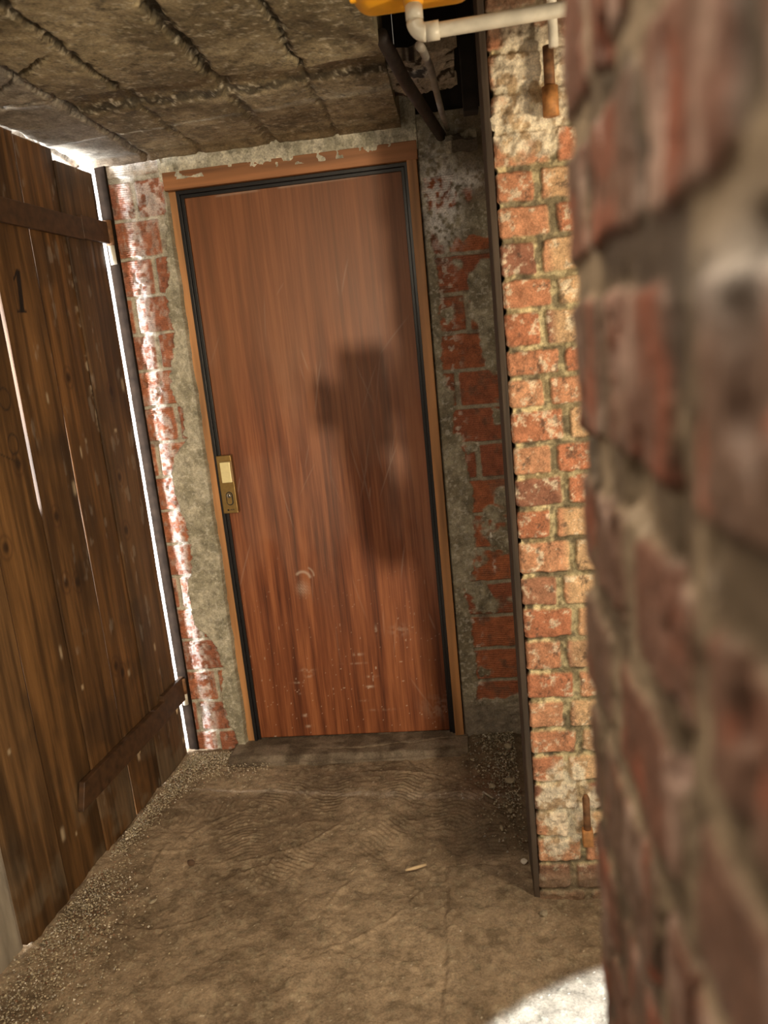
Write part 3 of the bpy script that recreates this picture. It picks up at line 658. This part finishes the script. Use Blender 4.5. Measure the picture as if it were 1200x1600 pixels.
# ================================================================== PIPES AND METER
gm = empty('gas_meter', (-.035, 1.45, 2.005)); tag(gm, 'yellow gas meter case with rounded corners at the top of the picture', 'gas meter')
def rbox(name, cx, cy_, z0, w_, dp, hgt, r, m, par, seg=6):
    o = box(name, (cx-w_/2, cy_-dp/2, z0), (cx+w_/2, cy_+dp/2, z0+hgt), m, par, r, seg)
    for p in o.data.polygons: p.use_smooth = True
    return o
rbox('meter_case', -.035, 1.465, 2.008, .215, .13, .26, .035, M_yel, gm)
rbox('crimped_seam', -.035, 1.462, 2.018, .220, .012, .245, .004, M_yel, gm, 2)
for i in range(11):
    rbox('crimp_tab', -.12+i*.017, 1.3995, 2.013, .006, .003, .004, .0008, M_darkpipe, gm, 1)
tube('outlet_boss', [(-.036, 1.45, 1.998), (-.036, 1.45, 2.04)], .017, M_yel, gm)
pp = empty('plastic_pipe', (-.036, 1.45, 1.94)); tag(pp, 'white plastic pipe with an elbow below the yellow gas meter', 'pipe')
path = [(-.036, 1.45, 2.005), (-.036, 1.45, 1.981)] + [tuple(v) for v in arc((-.036, 1.45, 1.953), (0, 0, -1), (1, 0, 0), .018)] + [(.19, 1.45, 1.957), (.62, 1.45, 1.965)]
tube('pipe_run', path, .0118, M_pvc, pp)
tube('elbow_collar', [(-.036, 1.45, 1.995), (-.036, 1.45, 1.974)], .0148, M_pvc, pp)
tube('elbow_collar', [(-.018, 1.45, 1.953), (.004, 1.45, 1.9535)], .0148, M_pvc, pp)
tube('elbow', [tuple(v) for v in arc((-.036, 1.45, 1.953), (0, 0, -1), (1, 0, 0), .018)], .0146, M_pvc, pp)
o = tube('riser_pipe', [(.2015, 1.52, 1.925), (.2015, 1.52, 2.57)], .0085, M_pvc); tag(o, 'thin white upright pipe at the edge of the blurred wall', 'pipe')
o = tube('iron_pipe', [(-.128, 1.94, 2.135), (-.090, 2.16, 2.100), (-.012, 2.58, 2.062)], .0165, M_darkpipe); tag(o, 'dark sooty pipe slanting down into the corner above the door', 'pipe')
tube_ = tube('conduit', [(-.035, 1.60, 1.985), (-.033, 1.75, 2.03), (-.022, 2.0, 2.075), (-.004, 2.3, 2.055), (.010, 2.60, 2.085)], .0085, M_grey); tag(tube_, 'thin grey conduit running beside the dark slanting pipe', 'pipe')
o = box('flue_duct', (.052, 2.14, 2.005), (.090, 2.19, 2.58), M_shaftdark, None, .003); tag(o, 'black square duct hanging in the shaft beside the pillar', 'duct')
# broken block hanging at the shaft edge
xs = np.arange(-.165, .042, .004); ys = np.arange(2.13, 2.42, .004); X, Y = np.meshgrid(xs, ys)
rg = (fbm(X, Y, 14, 121, 4)-.5)*.09
H = (fbm(X, Y, 30, 122, 5)-.5)*.03 + .02*ss(-.05, .08, X)
col = lerp(np.zeros(X.shape+(3,))+np.array([.50, .43, .33]), [.05, .035, .025], ss(.54, .62, fbm(X, Y, 35, 123, 5)))
Xr = X + np.where((Y < 2.16) | (Y > 2.39), rg*.4, 0); Yr = Y + np.where((X < -.14) | (X > .04), rg, 0)
o = grid('broken_block', np.stack([Xr, Yr, 2.142+H], -1), col, M_conc, back=(0, 0, .03)); tag(o, 'broken pale plaster block behind the dark slanting pipe', 'rubble')
xs = np.arange(.0, .10, .004); ys = np.arange(2.53, 2.61, .004); X, Y = np.meshgrid(xs, ys)
col = lerp(np.zeros(X.shape+(3,))+np.array([.42, .38, .30]), [.10, .08, .06], ss(.5, .62, fbm(X, Y, 30, 125, 4)))
H = (fbm(X, Y, 25, 126, 4)-.5)*.03 - ss(2.56, 2.53, Y+(fbm(X, Y, 40, 127, 3)-.5)*.04)*.03
o = grid('mortar_ledge', np.stack([X, Y, 2.062+H], -1), col, M_conc, back=(0, 0, -.035)); tag(o, 'lump of crumbling mortar on the wall top under the pipes', 'rubble')
o = box('wall_shaft', (-.135, 2.626, 2.02), (.45, 2.70, 2.58), M_shaftdark); tag(o, 'back of the pipe shaft above the door wall, shade painted black', 'wall', kind='structure')

# ================================================================== PINTLES on the pillar
def pintle(loc, z, lab, h1, h2, order):
    r = empty('gate_pintle', (loc[0], loc[1], z)); tag(r, lab, 'hinge pin', 'old gate hinges on the brick pillar')
    if order:
        tube('pin', [(loc[0], loc[1], z+h1), (loc[0], loc[1], z+h1+h2)], .011, M_rust, r)
        tube('collar', [(loc[0], loc[1], z), (loc[0], loc[1], z+h1)], .0165, M_rust2, r)
    else:
        tube('pin', [(loc[0], loc[1], z+h1), (loc[0], loc[1], z+h1+h2-.01), (loc[0], loc[1], z+h1+h2)], .009, M_rust, r, radii=[.009, .009, .005])
        rbox('collar', loc[0], loc[1], z, .026, .024, h1, .003, M_rust2, r, 2)
    tube('shank', [(loc[0], loc[1], z+h1*.5), (loc[0]+.01, 1.80, z+h1*.5)], .008, M_rust, r)
pintle((.219, 1.738), 1.868, 'rusty round hinge pin with orange collar high on the pillar', .055, .075, 1)
pintle((.224, 1.746), .172, 'small rusty hinge pin near the foot of the pillar', .045, .095, 0)

# ================================================================== LOOSE STONES
def stone(name, loc, sx, sy_, sz, m, seed, n=2, rot=0):
    r = np.random.RandomState(seed); me = bpy.data.meshes.new(name)
    import bmesh
    bm = bmesh.new(); bmesh.ops.create_icosphere(bm, subdivisions=n, radius=1)
    pl = [(Vector(r.normal(size=3)).normalized(), r.uniform(.55, .85)) for _ in range(7)]
    for v in bm.verts:
        p = v.co.copy()
        for nn, dd in pl:
            k = p.dot(nn)
            if k > dd: p -= nn*(k-dd)
        v.co = Vector((p.x*sx, p.y*sy_, max(p.z, -.7)*sz))
    bm.to_mesh(me); bm.free(); me.update()
    o = link(name, me, m); o.location = loc; o.rotation_euler = (0, 0, rot); return o
ST = [('pebble', (.068, 1.905, .010), .011, .009, .010, M_white, 'rounded white pebble against the foot of the pillar board'),
      ('stone_chip', (-.962, 1.775, .007), .018, .010, .005, M_stone, 'pale flat stone chip among gravel near the plank door'),
      ('stone_chip', (-.108, 1.652, .006), .004, .004, .003, M_white, 'tiny white fragment on bare earth, left of a pair'),
      ('stone_chip', (-.085, 1.640, .006), .004, .003, .003, M_white, 'tiny white fragment on bare earth, right of a pair'),
      ('stone', (.055, 2.29, .022), .022, .016, .012, M_stone, 'flat pale stone in the rubble, nearest the pillar'),
      ('stone', (-.005, 2.27, .018), .014, .020, .010, M_stone, 'pale oblong stone in the rubble right of the threshold'),
      ('stone', (.045, 2.14, .012), .012, .010, .008, M_stone, 'small grey stone in the dark dirt by the pillar board'),
      ('stone', (.015, 2.06, .010), .018, .008, .007, M_stone, 'flat sliver of stone lying in dark dirt by the pillar'),
      ('stone', (.06, 2.47, .045), .022, .016, .014, M_stone, 'grey lump on the rubble heap in the dark back corner'),
      ('clod', (-.905, 1.93, .012), .018, .014, .012, M_post, 'small dark clod of earth on gravel by the plank door'),
      ('stone', (.10, 1.70, .014), .020, .014, .008, M_stone, 'grey flat stone at the near foot of the brick pillar')]
for i, (n_, loc, a, b, c, m_, lab) in enumerate(ST):
    tag(stone(n_, loc, a*.9, b*.9, c*.85, m_, 40+i, n=(3 if 'rounded' in lab else 1), rot=i*.7), lab, 'stone', 'loose stones on the floor')
o = tube('wood_splinter', [(-.262, 1.876, .012), (-.235, 1.884, .013), (-.205, 1.898, .012)], .004, M_wood_tip, None, 8, radii=[.003, .005, .0035]); tag(o, 'short pale wood splinter on the earth in mid floor', 'splinter')
o = tube('wood_splinter', [(-.035, 2.235, .020), (-.005, 2.20, .018)], .003, M_stone, None, 8); tag(o, 'thin stick lying in the dirt right of the threshold', 'splinter')

def gravel(name, pts, lab, dark=1):
    V = []; Fc = []; colr = []
    base = [(1, 0, 0), (-.5, .87, 0), (-.5, -.87, 0), (.3, .2, .8), (-.2, -.1, -.8)]
    fc = [(0, 1, 3), (1, 2, 3), (2, 0, 3), (1, 0, 4), (2, 1, 4), (0, 2, 4)]
    for (x, y, z, s) in pts:
        a = rs.uniform(0, 6.28); k = len(V); c, s_ = math.cos(a), math.sin(a); f = rs.uniform(.6, 1.2, 3)
        g = rs.uniform(.5, 1.25); t = rs.uniform(); cc = np.array([.50, .43, .30])*g if t < .75 else (np.array([.28, .15, .09])*g if t < .85 else np.array([.7, .65, .55])*g)
        for (p, q, r) in base:
            p, q, r = p*f[0], q*f[1], r*f[2]
            V.append((x+(p*c-q*s_)*s, y+(p*s_+q*c)*s, z+r*s)); colr.append((*(cc*dark), 1))
        Fc += [tuple(i+k for i in t_) for t_ in fc]
    o = raw_mesh(name, V, Fc, M_brick, col=colr, smooth=False); return tag(o, lab, 'gravel', kind='stuff')
pts = []
for _ in range(6800):
    y = rs.uniform(1.33, 2.56); e0 = -1.225+(y-1.6)*.083
    wd = .03 + .07*np.exp(-((y-1.72)/.18)**2) + .12*np.exp(-((y-1.45)/.15)**2) + .05*np.exp(-((y-2.45)/.12)**2)
    x = e0+.006+abs(rs.normal())*wd
    if y < 1.59: x -= .05*rs.uniform()
    pts.append((x, y, .003+rs.uniform(0, .008), rs.uniform(.0014, .0042)))
for _ in range(1300):
    x = rs.uniform(-1.13, -.97) if rs.uniform() < .7 else rs.uniform(-1.13, -.80); y = 2.57-abs(rs.normal())*.07 - (0 if x < -.965 else .09); pts.append((x, y, .008+rs.uniform(0, .007), rs.uniform(.0014, .004)))
gravel('gravel', pts, 'pale fine gravel spilled along the foot of the plank door')
pts = []
for _ in range(1700):
    x = .085-abs(rs.normal())*.075; y = 2.60-abs(rs.normal())*.26
    if y < 1.93 or x < -.12: continue
    if x < -.075 and y > 2.47: continue
    pts.append((x, y, .006+.022*math.exp(-((x-.05)/.16)**2-((y-2.55)/.18)**2)+rs.uniform(0, .006), rs.uniform(.0015, .0055)))
gravel('rubble_grit', pts, dark=.6, lab= 'dark crumbled rubble in the corner right of the threshold')

# ================================================================== PHOTOGRAPHER (casts the shadow on the door)
M_cloth = plain('dark_jacket', (.05, .055, .07), .9); M_skin = plain('skin', (.55, .32, .22), .55); M_jeans = plain('jeans', (.06, .08, .13), .9); M_hair = plain('hair', (.04, .025, .015), .8)
def skin_obj(name, verts, edges, radii, root, m, parent=None, sub=2):
    me = bpy.data.meshes.new(name); me.from_pydata(verts, edges, []); o = link(name, me, m, parent)
    sk = o.modifiers.new('skin', 'SKIN'); sk.use_smooth_shade = True
    if not me.skin_vertices: 
        bpy.context.view_layer.objects.active = o
    lay = me.skin_vertices[0].data if me.skin_vertices else None
    if lay:
        for i, r in enumerate(radii): lay[i].radius = (r, r*.86) if not isinstance(r, tuple) else r
        lay[root].use_root = True
    s = o.modifiers.new('sub', 'SUBSURF'); s.levels = sub; s.render_levels = sub
    return o
ph_root = empty('person', (.44, -.50, 0)); tag(ph_root, 'person behind the camera holding up a phone, seen only as a shadow on the door', 'person')
bx, by = .44, -.50
V = [(bx, by, .95), (bx, by, 1.12), (bx-.01, by+.01, 1.30), (bx-.01, by+.02, 1.42), (bx-.01, by+.03, 1.50), (bx-.015, by+.05, 1.58), (bx-.015, by+.055, 1.68),
     (bx-.17, by+.04, 1.40), (.085, -.33, 1.20), (.030, -.12, 1.31), (.0, -.060, 1.345),      # left arm
     (bx+.17, by+.02, 1.40), (bx+.20, by+.10, 1.14), (.36, -.22, 1.22), (.10, -.075, 1.335),    # right arm
     (bx-.10, by, .90), (bx-.11, by+.02, .50), (bx-.11, by-.02, .09), (bx-.11, by+.13, .035),
     (bx+.10, by, .90), (bx+.12, by+.0, .50), (bx+.12, by-.04, .09), (bx+.13, by+.11, .035)]
E_ = [(0, 1), (1, 2), (2, 3), (3, 4), (4, 5), (5, 6), (3, 7), (7, 8), (8, 9), (9, 10), (3, 11), (11, 12), (12, 13), (13, 14), (0, 15), (15, 16), (16, 17), (17, 18), (0, 19), (19, 20), (20, 21), (21, 22)]
Rr = [.14, .13, .15, .12, .055, .085, .075, .065, .048, .036, .024, .065, .048, .038, .024, .09, .06, .045, .035, .09, .06, .045, .035]
def skin_build(name, V, E_, Rr, root, m):
    me = bpy.data.meshes.new(name); me.from_pydata([tuple(Vector(v)-ph_root.location) for v in V], E_, []); o = link(name, me, m); o.parent = ph_root
    sk = o.modifiers.new('skin', 'SKIN'); sk.use_smooth_shade = True
    if len(me.skin_vertices) == 0:
        bpy.context.view_layer.objects.active = o; o.select_set(True); bpy.ops.mesh.customdata_skin_add(); o.select_set(False)
    for i, r in enumerate(Rr): me.skin_vertices[0].data[i].radius = (r, r*.85); me.skin_vertices[0].data[i].use_root = (i == root)
    s = o.modifiers.new('sub', 'SUBSURF'); s.levels = 2; s.render_levels = 2; return o
skin_build('body', V, E_, Rr, 0, M_cloth)
# hands: palm and five separate fingers closing round the phone edges
def hand(side, wrist, mirror):
    px = wrist[0]; py = wrist[1]; pz = wrist[2]; sx = mirror
    V = [wrist, (px+sx*-.012, py+.012, pz+.045)]; E2 = [(0, 1)]; R2 = [.026, .028]
    for i, (dz, ln) in enumerate([(.068, .9), (.048, 1.0), (.028, .95), (.008, .78)]):
        b = (px-sx*.020, py+.018, pz+dz); k = len(V)
        V += [b, (b[0]-sx*.022, b[1]+.012*ln, b[2]+.004), (b[0]-sx*.016, b[1]+.034*ln, b[2]+.004), (b[0]+sx*.008, b[1]+.040*ln, b[2]+.002)]
        E2 += [(1, k), (k, k+1), (k+1, k+2), (k+2, k+3)]; R2 += [.010, .0095, .009, .008]
    k = len(V); V += [(px+sx*.012, py-.006, pz+.050), (px+sx*.030, py-.008, pz+.075), (px+sx*.042, py-.002, pz+.094)]
    E2 += [(1, k), (k, k+1), (k+1, k+2)]; R2 += [.013, .0105, .009]
    return skin_build('hand', V, E2, R2, 1, M_skin)
hand('l', (-.006, -.060, 1.345), 1); hand('r', (.092, -.065, 1.345), -1)
phn = empty('phone', (.035, -.03, 1.38)); tag(phn, 'phone held up by the person behind the camera', 'phone')
o = rbox('phone_case', .030, -.026, 1.312, .080, .009, .152, .004, M_dark, phn, 3)
hd = stone('head', (0, 0, 0), .078, .096, .118, M_skin, 3, 3); hd.parent = ph_root; hd.location = (-.015, .065, 1.66)
M_eye = plain('eye', (.7, .7, .7), .3)
def facial(name, loc, sx, sy_, sz, m):
    o = stone(name, (0, 0, 0), sx, sy_, sz, m, 11, 2); o.parent = ph_root; o.location = loc; return o
facial('nose', (-.015, .165, 1.655), .012, .018, .022, M_skin)
facial('mouth', (-.015, .152, 1.612), .024, .008, .006, plain('lips', (.42, .16, .12), .5))
for q in (-1, 1):
    facial('eye', (-.015+q*.030, .148, 1.685), .013, .009, .008, M_eye); facial('pupil', (-.015+q*.030, .157, 1.685), .005, .003, .005, M_dark)
    facial('ear', (-.015+q*.078, .06, 1.66), .010, .020, .032, M_skin)
hr = stone('hair', (0, 0, 0), .086, .100, .10, M_hair, 4, 3); hr.parent = ph_root; hr.location = (-.015, .030, 1.715)
